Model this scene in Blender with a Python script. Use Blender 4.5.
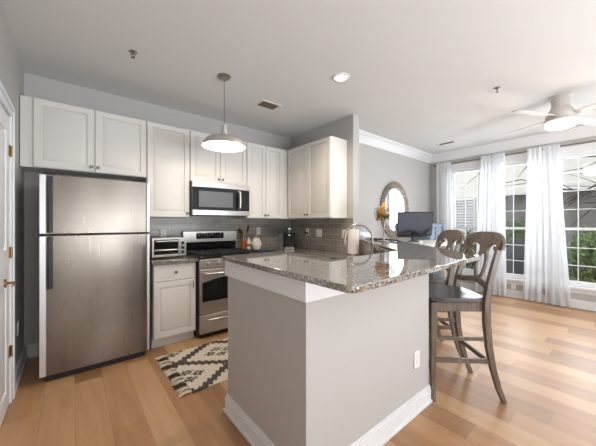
import bpy, bmesh, math, random
from mathutils import Vector, Matrix
random.seed(7)
sc = bpy.context.scene
for o in list(bpy.data.objects): bpy.data.objects.remove(o)
COL = sc.collection
PI = math.pi

# ------------------------------------------------------------ camera
cam_d = bpy.data.cameras.new('camera'); cam = bpy.data.objects.new('camera', cam_d); COL.objects.link(cam)
cam.location = (0, 0, 1.3)
cam_d.sensor_width = 36; cam_d.lens = 276/596*36; cam_d.shift_y = 0.4/596
cam_d.clip_start = .02; cam_d.clip_end = 200
cam.rotation_euler = Vector((.633, .775, 0)).to_track_quat('-Z', 'Y').to_euler()
sc.camera = cam
# ------------------------------------------------------------ world / sky
w = bpy.data.worlds.new('overcast_sky'); sc.world = w; w.use_nodes = True
bg = w.node_tree.nodes['Background']; bg.inputs[0].default_value = (.89, .95, 1, 1); bg.inputs[1].default_value = .72
# ------------------------------------------------------------ exposure
sc.view_settings.view_transform = 'Standard'; sc.view_settings.look = 'None'
sc.view_settings.gamma = 1; sc.view_settings.use_curve_mapping = False
sc.view_settings.exposure = 0.84
# ------------------------------------------------------------ daylight entering by the window bank, plus an added rear fill lamp
def area(name, loc, rot, sx, sy, power, color):
    l = bpy.data.lights.new(name, 'AREA'); l.shape = 'RECTANGLE'; l.size = sx; l.size_y = sy
    l.energy = power; l.color = color
    o = bpy.data.objects.new(name, l); o.location = loc; o.rotation_euler = rot; COL.objects.link(o); return o
sun_d = bpy.data.lights.new('hazy_sun', 'SUN'); sun_d.energy = .35; sun_d.angle = math.radians(18); sun_d.color = (1, .97, .92)
sun = bpy.data.objects.new('hazy_sun', sun_d); COL.objects.link(sun); sun.rotation_euler = Vector((.78, -.05, -.62)).to_track_quat('-Z', 'Y').to_euler()
area('window_daylight', (6.35, .7, 1.75), (0, math.radians(72), 0), 1.9, 3.4, 75, (.87, .94, 1))
area('rear_fill', (2.0, -2.9, .9), (math.radians(155), 0, 0), 4.4, 1.0, 185, (.90, .95, 1))  # added fill behind the camera, aimed up to brighten the ceiling

# ============================================================ helpers
def S(r, g, b):  # sRGB 0-255 to linear
    def f(c):
        c /= 255
        return c/12.92 if c <= .04045 else ((c+.055)/1.055)**2.4
    return (f(r), f(g), f(b), 1)

class MB:
    def __init__(s, M=None): s.v = []; s.f = []; s.M = M or Matrix()
    def add(s, vs, fs):
        n = len(s.v)
        for v in vs: s.v.append(tuple(s.M @ Vector(v)))
        for f in fs: s.f.append([n+i for i in f])
        return s
    def box(s, x0, x1, y0, y1, z0, z1):
        return s.add([(x0,y0,z0),(x1,y0,z0),(x1,y1,z0),(x0,y1,z0),(x0,y0,z1),(x1,y0,z1),(x1,y1,z1),(x0,y1,z1)],
                     [(0,3,2,1),(4,5,6,7),(0,1,5,4),(1,2,6,5),(2,3,7,6),(3,0,4,7)])
    def prism(s, poly, z0, z1):
        n = len(poly)
        a = sum(poly[i][0]*poly[(i+1)%n][1]-poly[(i+1)%n][0]*poly[i][1] for i in range(n))
        if a < 0: poly = poly[::-1]
        return s.add([(x,y,z0) for x,y in poly]+[(x,y,z1) for x,y in poly],
                     [list(range(n))[::-1], list(range(n,2*n))]+[(i,(i+1)%n,n+(i+1)%n,n+i) for i in range(n)])
    def lathe(s, prof, c=(0,0,0), n=32, cap=True):
        vs = []; fs = []
        for r,z in prof:
            for k in range(n):
                a = 2*PI*k/n; vs.append((c[0]+r*math.cos(a), c[1]+r*math.sin(a), c[2]+z))
        for i in range(len(prof)-1):
            for k in range(n):
                k2 = (k+1)%n; fs.append((i*n+k, i*n+k2, (i+1)*n+k2, (i+1)*n+k))
        if cap: fs.append(list(range(n))[::-1]); fs.append(list(range((len(prof)-1)*n, len(prof)*n)))
        return s.add(vs, fs)
    def tube(s, pts, r, n=10, closed=False, flat=1.0):
        P = [Vector(p) for p in pts]; m = len(P); vs = []; fs = []
        rr = r if isinstance(r, (list, tuple)) else [r]*m
        up = None
        for i in range(m):
            if closed: t = P[(i+1)%m]-P[i-1]
            else: t = P[min(i+1,m-1)]-P[max(i-1,0)]
            t = t.normalized()
            if up is None:
                up = Vector((0,0,1)) if abs(t.z) < .9 else Vector((1,0,0))
            a = t.cross(up).normalized(); b = a.cross(t).normalized(); up = b
            for k in range(n):
                an = 2*PI*k/n; vs.append(tuple(P[i]+a*math.cos(an)*rr[i]+b*math.sin(an)*rr[i]*flat))
        for i in range(m if closed else m-1):
            j = (i+1)%m
            for k in range(n):
                k2 = (k+1)%n; fs.append((i*n+k, i*n+k2, j*n+k2, j*n+k))
        if not closed: fs.append(list(range(n))[::-1]); fs.append(list(range((m-1)*n, m*n)))
        return s.add(vs, fs)
    def sweep(s, pts, w, t, axis=(1,0,0)):
        """rectangular bar along pts; w[i] wide along the axis, t[i] thick across it"""
        P = [Vector(p) for p in pts]; m = len(P); A = Vector(axis).normalized(); vs = []; fs = []
        W = w if isinstance(w, (list, tuple)) else [w]*m; T = t if isinstance(t, (list, tuple)) else [t]*m
        for i in range(m):
            d = (P[min(i+1,m-1)]-P[max(i-1,0)]).normalized(); b = d.cross(A).normalized()
            for sx, sy in ((-1,-1),(1,-1),(1,1),(-1,1)): vs.append(tuple(P[i]+A*sx*W[i]/2+b*sy*T[i]/2))
        for i in range(m-1):
            for k in range(4):
                k2 = (k+1)%4; fs.append((i*4+k, i*4+k2, i*4+4+k2, i*4+4+k))
        fs.append((3,2,1,0)); fs.append([(m-1)*4+k for k in range(4)])
        return s.add(vs, fs)
    def panel(s, x0, x1, z0, z1, y, t=.02, fr=.055, raised=True):
        """raised-panel door; front at y facing -y, thickness t behind it"""
        rings = [(0, .004), (.004, 0), (fr, 0), (fr+.002, .012), (fr+.008, .012), (fr+.012, .009)]
        rings += [(fr+.045, .001)] if raised else []
        vs = []; fs = []
        for ins, dy in rings:
            vs += [(x0+ins,y+dy,z0+ins),(x1-ins,y+dy,z0+ins),(x1-ins,y+dy,z1-ins),(x0+ins,y+dy,z1-ins)]
        n = len(rings)
        for i in range(n-1):
            for k in range(4):
                k2 = (k+1)%4; fs.append((i*4+k, i*4+k2, (i+1)*4+k2, (i+1)*4+k))
        fs.append([(n-1)*4+k for k in range(4)])
        b = len(vs); vs += [(x0,y+t,z0),(x1,y+t,z0),(x1,y+t,z1),(x0,y+t,z1)]
        fs.append((b+3,b+2,b+1,b))
        for k in range(4):
            k2 = (k+1)%4; fs.append((b+k, b+k2, k2, k))
        return s.add(vs, fs)
    def build(s, name, mat, parent=None, bevel=0, smooth=True, kind=None, seg=2):
        me = bpy.data.meshes.new(name); me.from_pydata(s.v, [], s.f); me.update()
        bm = bmesh.new(); bm.from_mesh(me); bmesh.ops.recalc_face_normals(bm, faces=bm.faces); bm.to_mesh(me); bm.free()
        if smooth:
            me.polygons.foreach_set('use_smooth', [True]*len(me.polygons)); me.set_sharp_from_angle(angle=math.radians(32))
        if mat: me.materials.append(mat)
        o = bpy.data.objects.new(name, me); COL.objects.link(o)
        if parent: o.parent = parent
        if bevel:
            b = o.modifiers.new('bevel', 'BEVEL'); b.width = bevel; b.segments = seg; b.limit_method = 'ANGLE'; b.angle_limit = math.radians(40)
        if kind: o['kind'] = kind
        return o

def tag(o, label, cat, group=None):
    o['label'] = label; o['category'] = cat
    if group: o['group'] = group
    return o
def thing(name, label, cat, loc=(0,0,0), rz=0, group=None, kind=None):
    o = bpy.data.objects.new(name, None); COL.objects.link(o); o.location = loc; o.rotation_euler = (0,0,rz)
    o.empty_display_size = .1
    if kind: o['kind'] = kind
    else: tag(o, label, cat, group)
    return o
def dup(root, loc, rz, label=None):
    r = root.copy(); COL.objects.link(r); r.location = loc; r.rotation_euler = (0,0,rz)
    if label: r['label'] = label
    def rec(a, b):
        for ch in [c for c in bpy.data.objects if c.parent == a]:
            c = ch.copy(); COL.objects.link(c); c.parent = b; rec(ch, c)
    rec(root, r)
    return r
def struct(name, mb, mat, bevel=0): return mb.build(name, mat, None, bevel, kind='structure')

# ============================================================ materials
class Mat:
    def __init__(s, name):
        s.m = bpy.data.materials.new(name); s.m.use_nodes = True; s.t = s.m.node_tree
        s.p = s.t.nodes['Principled BSDF']; s.out = s.t.nodes['Material Output']
    def n(s, typ, **k):
        nd = s.t.nodes.new(typ)
        for a, v in k.items():
            if a == 'inp':
                for i, val in v.items():
                    if hasattr(val, 'is_output') or isinstance(val, bpy.types.NodeSocket): s.t.links.new(val, nd.inputs[i])
                    else: nd.inputs[i].default_value = val
            else: setattr(nd, a, v)
        return nd
    def math(s, op, a, b=0, c=None):
        d = {0: a, 1: b}
        if c is not None: d[2] = c
        return s.n('ShaderNodeMath', operation=op, inp=d).outputs[0]
    def mix(s, f, a, b):
        nd = s.n('ShaderNodeMix', data_type='RGBA')
        for i, v in ((0, f), (6, a), (7, b)):
            if isinstance(v, bpy.types.NodeSocket): s.t.links.new(v, nd.inputs[i])
            else: nd.inputs[i].default_value = v
        return nd.outputs[2]
    def ramp(s, f, stops, interp='LINEAR'):
        nd = s.n('ShaderNodeValToRGB'); cr = nd.color_ramp; cr.interpolation = interp
        while len(cr.elements) < len(stops): cr.elements.new(.5)
        for e, (p, c) in zip(cr.elements, stops): e.position = p; e.color = c
        s.t.links.new(f, nd.inputs[0]); return nd.outputs[0]
    def coord(s, scale=(1,1,1), rot=(0,0,0), loc=(0,0,0)):
        tc = s.n('ShaderNodeTexCoord'); mp = s.n('ShaderNodeMapping', inp={0: tc.outputs['Object'], 1: loc, 2: rot, 3: scale}); return mp.outputs[0]
    def noise(s, vec, scale, detail=4, rough=.5):
        return s.n('ShaderNodeTexNoise', inp={'Vector': vec, 'Scale': scale, 'Detail': detail, 'Roughness': rough}).outputs[0]
    def set(s, **k):
        mp = dict(base='Base Color', rough='Roughness', metal='Metallic', spec='Specular IOR Level', coat='Coat Weight', coatr='Coat Roughness', trans='Transmission Weight', ior='IOR', normal='Normal', ecol='Emission Color', estr='Emission Strength', sheen='Sheen Weight', alpha='Alpha', aniso='Anisotropic')
        for a, v in k.items():
            i = s.p.inputs[mp[a]]
            if isinstance(v, bpy.types.NodeSocket): s.t.links.new(v, i)
            else: i.default_value = v
        return s
    def bump(s, h, strength=.2, dist=.002):
        nd = s.n('ShaderNodeBump', inp={'Height': h, 'Strength': strength, 'Distance': dist}); s.set(normal=nd.outputs[0]); return s

def paint(name, col, rough=.5, var=.04, scale=3, bump=0):
    m = Mat(name); v = m.coord(); n = m.noise(v, scale, 3)
    a = tuple(c*(1-var) for c in col[:3])+(1,); b = tuple(min(1, c*(1+var)) for c in col[:3])+(1,)
    m.set(base=m.mix(n, a, b), rough=rough)
    if bump: m.bump(m.noise(v, 250, 2), bump, .001)
    return m.m

M = {}
M['wall'] = paint('grey wall paint', S(184,181,178), .62, .015, 2, .15)
M['ceil'] = paint('ceiling paint', S(218,217,216), .85, .01, 2, .1)
M['trim'] = paint('white trim enamel', S(226,226,227), .35, .01)
M['cab'] = paint('warm white cabinet enamel', S(216,213,208), .5, .012)
M['door'] = paint('white door enamel', S(232,234,238), .4, .01)
M['black'] = paint('black plastic', S(22,22,24), .35, .1)
M['gloss_black'] = paint('gloss black glass', S(10,11,14), .06, .05)
M['iron'] = paint('cast iron', S(44,44,46), .35, .1, 20)
M['white_plastic'] = paint('white plastic', S(232,231,228), .35, .01)
M['dark_side'] = paint('fridge side grey', S(74,74,76), .5, .03)
M['towel_paper'] = paint('paper towel', S(236,228,220), .9, .03, 30, .3)
M['navy'] = paint('navy cloth', S(28,44,72), .85, .15, 30, .3)
M['terracotta'] = paint('terracotta', S(150,78,44), .7, .12, 20)
M['wood_dark'] = paint('dark utensil wood', S(74,34,20), .5, .2, 25)
M['wood_light'] = paint('pale utensil wood', S(196,160,118), .6, .1, 25)
M['brass'] = paint('brass', S(150,122,76), .3, .05); M['brass'].node_tree.nodes['Principled BSDF'].inputs['Metallic'].default_value = 1
M['leaf'] = paint('leaf', S(96,140,52), .6, .35, 8)
M['leaf_dark'] = paint('shrub leaf', S(92,118,62), .6, .45, 3)
M['bark'] = paint('bark', S(56,46,40), .9, .3, 20)
M['blue'] = paint('blue cabinet paint', S(112,130,148), .5, .04)
M['blue_dark'] = paint('slate blue edge', S(66,84,104), .5, .04)
M['paper'] = paint('paper', S(240,240,240), .8, .01)
M['concrete'] = paint('patio concrete', S(150,146,140), .9, .1, 4)
M['grill_cover'] = paint('charcoal vinyl cover', S(46,48,54), .6, .15, 5)
M['peach'] = paint('peach post', S(206,178,158), .8, .05)
M['cream'] = paint('cream render', S(240,238,230), .85, .03)
M['pear'] = paint('gourd skin', S(206,140,30), .45, .25, 14)
M['green_stem'] = paint('green gourd', S(104,112,40), .5, .3, 14)
M['vent_dark'] = paint('vent dark', S(120,112,104), .7, .05)
M['fan_white'] = paint('fan enamel', S(196,190,184), .4, .02)
M['ceramic'] = paint('white ceramic', S(232,222,208), .4, .03, 40)
M['tank'] = paint('smoke plastic', S(96,98,102), .2, .05)

def lift(z, x, y):
    """bar slab tilted to place its reflection of the wall cabinets, rising about 1 cm per metre away from the entry"""
    return z+.0105*(x*.633+y*.775-1.45)  # slope put in to shift the cabinet reflection on the slab
def lift_mb(mb, zmin, ox=0, oy=0):
    mb.v = [(x, y, lift(z, x+ox, y+oy) if z > zmin else z) for x, y, z in mb.v]; return mb

def metal(name, col, rough, stretch=(1,1,60), var=.1):
    m = Mat(name); v = m.coord(scale=stretch); n = m.noise(v, 12, 3)
    m.set(base=col, metal=1, rough=m.math('MULTIPLY_ADD', n, var, rough-var/2)); return m.m
M['steel'] = metal('brushed stainless steel', S(196,192,188), .30)
def fridge_mat():
    m = Mat('fridge stainless steel'); n = m.noise(m.coord(scale=(8,1,.6)), 6, 1); big = m.noise(m.coord(scale=(2.2,1,1.0)), 1.8, 0)
    m.set(base=m.mix(big, S(108,100,92), S(156,149,141)), metal=1, rough=m.math('MULTIPLY_ADD', n, .10, .24)); return m.m
M['fridge_steel'] = fridge_mat()
M['nickel'] = metal('satin nickel', S(158,152,146), .30, (1,1,1))
M['shade_nickel'] = metal('lamp shade nickel', S(222,219,214), .38, (1,1,1))
M['dark_nickel'] = metal('pewter knob', S(128,120,110), .35, (1,1,1))
M['silver_edge'] = metal('silver door edge', S(214,214,216), .42, (1,1,1), 0)
M['chrome'] = metal('chrome', S(215,215,218), .12, (1,1,1), .04)
M['mirror'] = metal('mirror glass', S(235,238,240), .02, (1,1,1), 0)
M['mosaic'] = metal('silver bead frame', S(205,200,192), .15, (1,1,1))

def emis(name, col, st):
    m = Mat(name); m.set(base=(1,1,1,1), ecol=col, estr=st); return m.m
M['bulb'] = emis('lit bulb', (1,.93,.83,1), 9)
M['lamp'] = emis('lit lens', (1,.93,.85,1), 5)
M['fanlight'] = emis('lit fan bowl', (1,.85,.70,1), .5)

def glass_thin(name, tint=(1,1,1,1), rough=0):
    m = Mat(name); tr = m.n('ShaderNodeBsdfTransparent', inp={0: tint}); gl = m.n('ShaderNodeBsdfGlossy', inp={0: (1,1,1,1), 1: rough})
    lw_ = m.n('ShaderNodeLayerWeight', inp={0: .5}); fr = m.math('MULTIPLY_ADD', m.math('POWER', lw_.outputs[1], 4), .7, .04); mx = m.n('ShaderNodeMixShader', inp={0: fr, 1: tr.outputs[0], 2: gl.outputs[0]})
    m.t.links.new(mx.outputs[0], m.out.inputs[0]); return m.m
M['glass'] = glass_thin('window glass'); M['bowl_glass'] = glass_thin('clear bowl glass', (.80,.80,.79,1), .02)
M['acrylic'] = glass_thin('clear acrylic', (.93,.95,.96,1), .05)

def curtain_mat():
    m = Mat('sheer white voile'); c = (.80,.805,.82,1)
    d = m.n('ShaderNodeBsdfDiffuse', inp={0: c}); t = m.n('ShaderNodeBsdfTranslucent', inp={0: c}); tr = m.n('ShaderNodeBsdfTransparent')
    a = m.n('ShaderNodeMixShader', inp={0: .5, 1: d.outputs[0], 2: t.outputs[0]})
    wv = m.noise(m.coord(scale=(1,1,.3)), 500, 1)
    b = m.n('ShaderNodeMixShader', inp={0: m.math('MULTIPLY', wv, .22), 1: a.outputs[0], 2: tr.outputs[0]})
    m.t.links.new(b.outputs[0], m.out.inputs[0]); return m.m
M['curtain'] = curtain_mat()

def floor_mat():
    m = Mat('oak plank floor'); tc = m.n('ShaderNodeTexCoord'); sx = m.n('ShaderNodeSeparateXYZ', inp={0: tc.outputs['Object']})
    x = m.math('DIVIDE', m.math('ADD', sx.outputs[0], 9.086-.18*.0), .182); row = m.math('FLOOR', x); fx = m.math('FRACT', x)
    r1 = m.n('ShaderNodeTexWhiteNoise', noise_dimensions='1D', inp={'W': row}).outputs[0]
    y = m.math('ADD', m.math('DIVIDE', sx.outputs[1], 1.25), m.math('MULTIPLY', r1, 7)); col = m.math('FLOOR', y); fy = m.math('FRACT', y)
    cv = m.n('ShaderNodeCombineXYZ', inp={0: row, 1: col}); rn = m.n('ShaderNodeTexWhiteNoise', noise_dimensions='2D', inp={'Vector': cv.outputs[0]})
    cv2 = m.n('ShaderNodeCombineXYZ', inp={0: m.math('MULTIPLY', sx.outputs[0], 9), 1: m.math('MULTIPLY', sx.outputs[1], .8), 2: m.math('MULTIPLY', rn.outputs[0], 40)})
    g = m.noise(cv2.outputs[0], 2.2, 6, .62)
    base = m.ramp(rn.outputs[0], [(0, S(136,92,54)), (.28, S(168,118,74)), (.6, S(192,149,104)), (1, S(206,168,126))])
    grain = m.mix(m.ramp(g, [(.3, (0,0,0,1)), (.7, (1,1,1,1))]), S(146,102,66), S(206,170,128))
    c = m.mix(.32, base, grain)
    ex = m.math('LESS_THAN', m.math('MINIMUM', fx, m.math('SUBTRACT', 1, fx)), .007)
    ey = m.math('LESS_THAN', m.math('MINIMUM', fy, m.math('SUBTRACT', 1, fy)), .0013)
    e = m.math('MAXIMUM', ex, ey)
    c = m.mix(m.math('MULTIPLY', e, .55), c, S(96,62,36))
    m.set(base=c, rough=m.math('MULTIPLY_ADD', g, .14, .30), spec=.6, ior=1.6)
    m.bump(m.math('MULTIPLY_ADD', e, -1, m.math('MULTIPLY', g, .15)), .12, .002); return m.m
M['floor'] = floor_mat()

def granite(name='speckled granite'):
    m = Mat(name); v = m.coord()
    n1 = m.noise(v, 60, 4, .65); n2 = m.noise(v, 26, 4, .6); n3 = m.noise(m.coord(loc=(3,7,1)), 95, 3, .6)
    c = m.ramp(n1, [(.34, S(76,71,66)), (.44, S(116,110,102)), (.54, S(146,141,132)), (.66, S(186,182,174))])
    c = m.mix(m.ramp(n2, [(.56, (0,0,0,1)), (.64, (.7,.7,.7,1))]), c, S(128,108,86))
    c = m.mix(m.ramp(n3, [(.55, (0,0,0,1)), (.59, (1,1,1,1))]), c, S(40,37,37))
    m.set(base=c, rough=.025, spec=.5, ior=2.6); return m.m
M['granite'] = granite()

def tile_mat():
    m = Mat('subway tile'); tc = m.n('ShaderNodeTexCoord'); sx = m.n('ShaderNodeSeparateXYZ', inp={0: tc.outputs['Object']})
    u = m.math('ADD', sx.outputs[0], sx.outputs[1]); cv = m.n('ShaderNodeCombineXYZ', inp={0: u, 1: m.math('SUBTRACT', sx.outputs[2], .914)})
    b = m.n('ShaderNodeTexBrick', offset=.5, inp={'Vector': cv.outputs[0], 'Color1': S(144,137,129), 'Color2': S(164,157,149), 'Mortar': S(192,187,180), 'Scale': 1, 'Mortar Size': .0022, 'Brick Width': .153, 'Row Height': .0765, 'Bias': 0})
    m.set(base=b.outputs[0], rough=m.math('MULTIPLY_ADD', b.outputs[1], .5, .18)); m.bump(m.math('SUBTRACT', 1, b.outputs[1]), .5, .002); return m.m
M['tile'] = tile_mat()

def stool_mat():
    m = Mat('weathered grey brown wood'); v = m.coord(scale=(6,6,1)); n = m.noise(v, 7, 5, .6)
    m.set(base=m.ramp(n, [(.3, S(80,70,61)), (.55, S(108,95,83)), (.75, S(128,114,100))]), rough=.36, spec=.5); return m.m
M['stool'] = stool_mat()
def seat_mat():
    m = Mat('dark polished seat wood'); n = m.noise(m.coord(scale=(8,1,1)), 5, 4)
    m.set(base=m.ramp(n, [(.3, S(66,66,70)), (.7, S(96,94,94))]), rough=.22, spec=.6); return m.m
M['seat'] = seat_mat()

def rug_mat():
    m = Mat('woven rug'); tc = m.n('ShaderNodeTexCoord'); sx = m.n('ShaderNodeSeparateXYZ', inp={0: tc.outputs['Object']})
    X = sx.outputs[0]; Y = sx.outputs[1]          # rug-local metres: origin at near left corner
    q = lambda a, st: m.math('MULTIPLY', m.math('FLOOR', m.math('DIVIDE', a, st)), st)
    Xq = q(X, .012); Yq = q(Y, .012)
    u = m.math('DIVIDE', m.math('SUBTRACT', Xq, .04), .39); v = m.math('DIVIDE', m.math('SUBTRACT', Yq, .52), .27)
    def line(a):   # distance of a to the nearest even integer
        h = m.math('MULTIPLY', a, .5); return m.math('MULTIPLY', m.math('ABSOLUTE', m.math('SUBTRACT', h, m.math('ROUND', h))), 2)
    d = m.math('MINIMUM', line(m.math('ADD', u, v)), line(m.math('SUBTRACT', u, v)))
    tooth = m.math('MULTIPLY', m.math('LESS_THAN', m.math('FRACT', m.math('DIVIDE', X, .05)), .5), .07)
    band = m.math('LESS_THAN', d, m.math('ADD', tooth, .115))
    # stepped medallion at each diamond centre
    def near(a, off):
        h = m.math('MULTIPLY', m.math('ADD', a, off), .5); return m.math('MULTIPLY', m.math('ABSOLUTE', m.math('SUBTRACT', h, m.math('ROUND', h))), 2)
    def med(ou, ov):
        a = near(u, ou); b = near(v, ov); s = m.math('ADD', a, b); r = m.math('LESS_THAN', s, .42)
        cut = m.math('LESS_THAN', m.math('ABSOLUTE', m.math('SUBTRACT', a, b)), .045)
        core = m.math('LESS_THAN', s, .08)
        sp = m.math('LESS_THAN', m.math('FRACT', m.math('MULTIPLY', s, 7.5)), .72)
        return m.math('MULTIPLY', m.math('MULTIPLY', r, m.math('SUBTRACT', 1, core)), m.math('MULTIPLY', m.math('SUBTRACT', 1, cut), sp))
    pat = m.math('MAXIMUM', band, m.math('MAXIMUM', med(1,0), med(0,1)))
    n = m.noise(tc.outputs['Object'], 160, 3)
    cream = m.mix(n, S(206,196,180), S(232,224,210)); dark = m.mix(n, S(58,52,48), S(92,84,76))
    m.set(base=m.mix(pat, cream, dark), rough=.95); m.bump(n, .6, .004); return m.m
M['rug'] = rug_mat()
M['yarn'] = paint('fringe yarn', S(214,204,188), .95, .1, 60)
M['yarn_dark'] = paint('dark fringe yarn', S(60,54,50), .95, .2, 60)

def siding(name, c1, rowh, rough=.8):
    m = Mat(name); tc = m.n('ShaderNodeTexCoord'); sx = m.n('ShaderNodeSeparateXYZ', inp={0: tc.outputs['Object']})
    f = m.math('FRACT', m.math('DIVIDE', sx.outputs[2], rowh)); n = m.noise(tc.outputs['Object'], 3, 3)
    a = m.mix(n, tuple(c*.9 for c in c1[:3])+(1,), c1)
    m.set(base=a, rough=rough); m.bump(m.math('MULTIPLY', f, -1), 1, .03); return m.m
M['siding'] = siding('grey lap siding', S(128,126,120), .16)
M['siding_white'] = siding('white lap siding', S(238,235,226), .16)

# ============================================================ room shell
CZ = 2.75
struct('floor', MB().box(-.5, 6.12, -3.2, 3.85, -.1, 0), M['floor'])
struct('ceiling', MB().box(-.5, 6.12, -3.2, 3.85, CZ, CZ+.12), M['ceil'])
struct('wall_back', MB().box(-.48, 3.12, 3.72, 3.84, 0, CZ), M['wall'])
# left wall with a door opening
lw = MB(); DY0, DY1, DZ = 2.04, 2.86, 2.07
lw.box(-.48, -.36, -3.2, DY0, 0, CZ); lw.box(-.48, -.36, DY1, 3.72, 0, CZ); lw.box(-.48, -.36, DY0, DY1, DZ, CZ)
struct('wall_left', lw, M['wall'])
struct('wall_kitchen_end', MB().box(2.87, 2.99, 2.36, 3.72, 0, CZ), M['wall'])
struct('wall_far', MB().box(2.99, 6.12, 2.82, 2.94, 0, CZ), M['wall'])
struct('wall_rear', MB().box(-.48, 2.2, -3.2, -3.08, 0, CZ), M['wall'])
WX = 6.0; OZ0, OZ1 = .33, 2.40
OP = [(1.70,2.40), (.92,1.62), (.11,.81), (-.70,0.0)]
rw = MB(); rw.box(WX, WX+.12, -3.2, 2.82, 0, OZ0); rw.box(WX, WX+.12, -3.2, 2.82, OZ1, CZ)
ys = sorted([-3.2, 2.82]+[y for o in OP for y in o])
for a, b in zip(ys[::2], ys[1::2]): rw.box(WX, WX+.12, a, b, OZ0, OZ1)
struct('wall_right', rw, M['wall'])

# trim
def base_prof(L, axis, at, d, z=.0, h=.13):
    """baseboard: L=(a,b) along axis, at = wall plane, d = direction (+1/-1) into the room"""
    m = MB()
    def bb(t, z0, z1):
        lo, hi = sorted((at, at+d*t))
        if axis == 'x': m.box(L[0], L[1], lo, hi, z0, z1)
        else: m.box(lo, hi, L[0], L[1], z0, z1)
    bb(.014, z, z+h-.025); bb(.010, z+h-.025, z+h-.008); bb(.006, z+h-.008, z+h); bb(.024, z, z+.02)
    return m
struct('baseboard_left', base_prof((2.95,3.71), 'y', -.36, 1), M['trim'], .002)
struct('baseboard_back', base_prof((-.334,.60), 'x', 3.72, -1), M['trim'], .002)
struct('baseboard_far', base_prof((3.0,5.97), 'x', 2.82, -1), M['trim'], .002)
struct('baseboard_right', base_prof((-3.2,2.79), 'y', WX, -1), M['trim'], .002)
# crown: swept profile (offset from wall, depth below ceiling)
CP = [(0,0),(0,-.15),(.012,-.15),(.016,-.135),(.03,-.12),(.06,-.075),(.095,-.035),(.11,-.03),(.115,-.012),(.125,-.012),(.125,0)]
def crown_x(x0, x1, y, d):
    m = MB(); n = len(CP); vs = [(x0+0*p, y-d*p, CZ+q) for p,q in CP]+[(x1-p, y-d*p, CZ+q) for p,q in CP]
    return m.add(vs, [list(range(n)), list(range(n,2*n))[::-1]]+[(i,(i+1)%n,n+(i+1)%n,n+i) for i in range(n)])
def crown_y(y0, y1, x):
    m = MB(); n = len(CP); vs = [(x-p, y0, CZ+q) for p,q in CP]+[(x-p, y1-p, CZ+q) for p,q in CP]
    return m.add(vs, [list(range(n)), list(range(n,2*n))[::-1]]+[(i,(i+1)%n,n+(i+1)%n,n+i) for i in range(n)])
struct('trim_1', crown_x(2.99, WX, 2.82, 1), M['trim'])
struct('trim_2', crown_y(-3.2, 2.82, WX), M['trim'])
# door on the left wall
d1 = thing('door_1', '', '', (-.36, DY0, 0), 0, kind='structure')
dc = MB()
W_ = DY1-DY0
dc.box(0, .018, -.09, 0, 0, DZ+.09); dc.box(0, .018, W_, W_+.09, 0, DZ+.09); dc.box(0, .018, 0, W_, DZ, DZ+.09)
dc.box(.018, .026, W_+.055, W_+.09, 0, DZ+.09); dc.box(.018, .026, 0, W_+.055, DZ+.055, DZ+.09); dc.box(.018, .026, -.09, -.055, 0, DZ+.09)
dc.build('door_frame', M['door'], d1, .002)
Rl = Matrix.Translation((.008,0,0)) @ Matrix.Rotation(PI/2, 4, 'Z')   # local -y -> +x
dm = MB(Rl)
for a, b in ((.01,1.0),(1.0,2.06)): dm.panel(.01, W_-.01, a, b, .0, .04, .12)
dm.build('door_leaf', M['door'], d1)
for z in (.38, 1.09, 1.82):
    MB().cyl if 0 else None
    h = MB(); h.box(.0085, .013, W_-.045, W_-.002, z-.038, z+.038); h.lathe([(.006,-.040),(.006,.040)], (.0175, W_-.004, z), 12); h.build('hinge', M['brass'], d1)
h = MB(); h.tube([(.009,.62,.9),(.05,.62,.9),(.062,.60,.9),(.062,.51,.9)], .009); h.lathe([(.001,0),(.03,.0),(.028,.008),(.001,.01)], (0,0,0), 20)
n0 = len(h.v)-80
for i in range(n0, len(h.v)):
    x, y, z = h.v[i]; h.v[i] = (.009+z, .62+x, .9+y)
h.build('door_handle', M['brass'], d1)

# windows
def window(i, y0, y1):
    r = thing('window_%d' % i, '', '', (WX, y0, OZ0), 0, kind='structure'); W = y1-y0; H = OZ1-OZ0
    f = MB(); t = .035
    f.box(.0, .12, 0, t, 0, H); f.box(.0, .12, W-t, W, 0, H); f.box(0, .12, t, W-t, 0, t); f.box(0, .12, t, W-t, H-t, H)
    f.build('window_frame', M['trim'], r, .003)
    s = MB(); rl = 1.214-OZ0
    s.box(.045, .075, t, t+.03, t, H-t); s.box(.045, .075, W-t-.03, W-t, t, H-t)
    s.box(.045, .075, t+.03, W-t-.03, t, t+.04); s.box(.045, .075, t+.03, W-t-.03, H-t-.04, H-t); s.box(.04, .08, t+.03, W-t-.03, rl-.02, rl+.02)
    s.build('window_sash', M['trim'], r, .002)
    g = MB()
    for k in (1, 2): yy = t+(W-2*t)*k/3; g.box(.054, .066, yy-.005, yy+.005, t+.04, H-t-.04)
    for z in (.645, .92, 1.52, 1.81, 2.10): g.box(.052, .068, t+.03, W-t-.03, z-OZ0-.005, z-OZ0+.005)
    g.build('muntins', M['trim'], r)
    MB().box(.058, .062, t+.02, W-t-.02, t+.02, H-t-.02).build('window_pane', M['glass'], r)
for i, (a, b) in enumerate(OP): window(i+1, a, b)
cs = MB(); cs.box(WX-.018, WX, -.79, 2.47, OZ1, OZ1+.085); cs.box(WX-.026, WX, -.80, 2.48, OZ1+.085, OZ1+.10)
for a, b in ((2.40,2.47),(1.62,1.70),(.81,.92),(0.0,.11),(-.77,-.70)): cs.box(WX-.018, WX, a, b, OZ0, OZ1)
struct('trim_3', cs, M['trim'], .002)
struct('trim_4', MB().box(WX-.06, WX-.0, -.80, 2.50, OZ0-.035, OZ0).box(WX-.018, WX, -.77, 2.47, OZ0-.10, OZ0-.035), M['trim'], .003)

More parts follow.
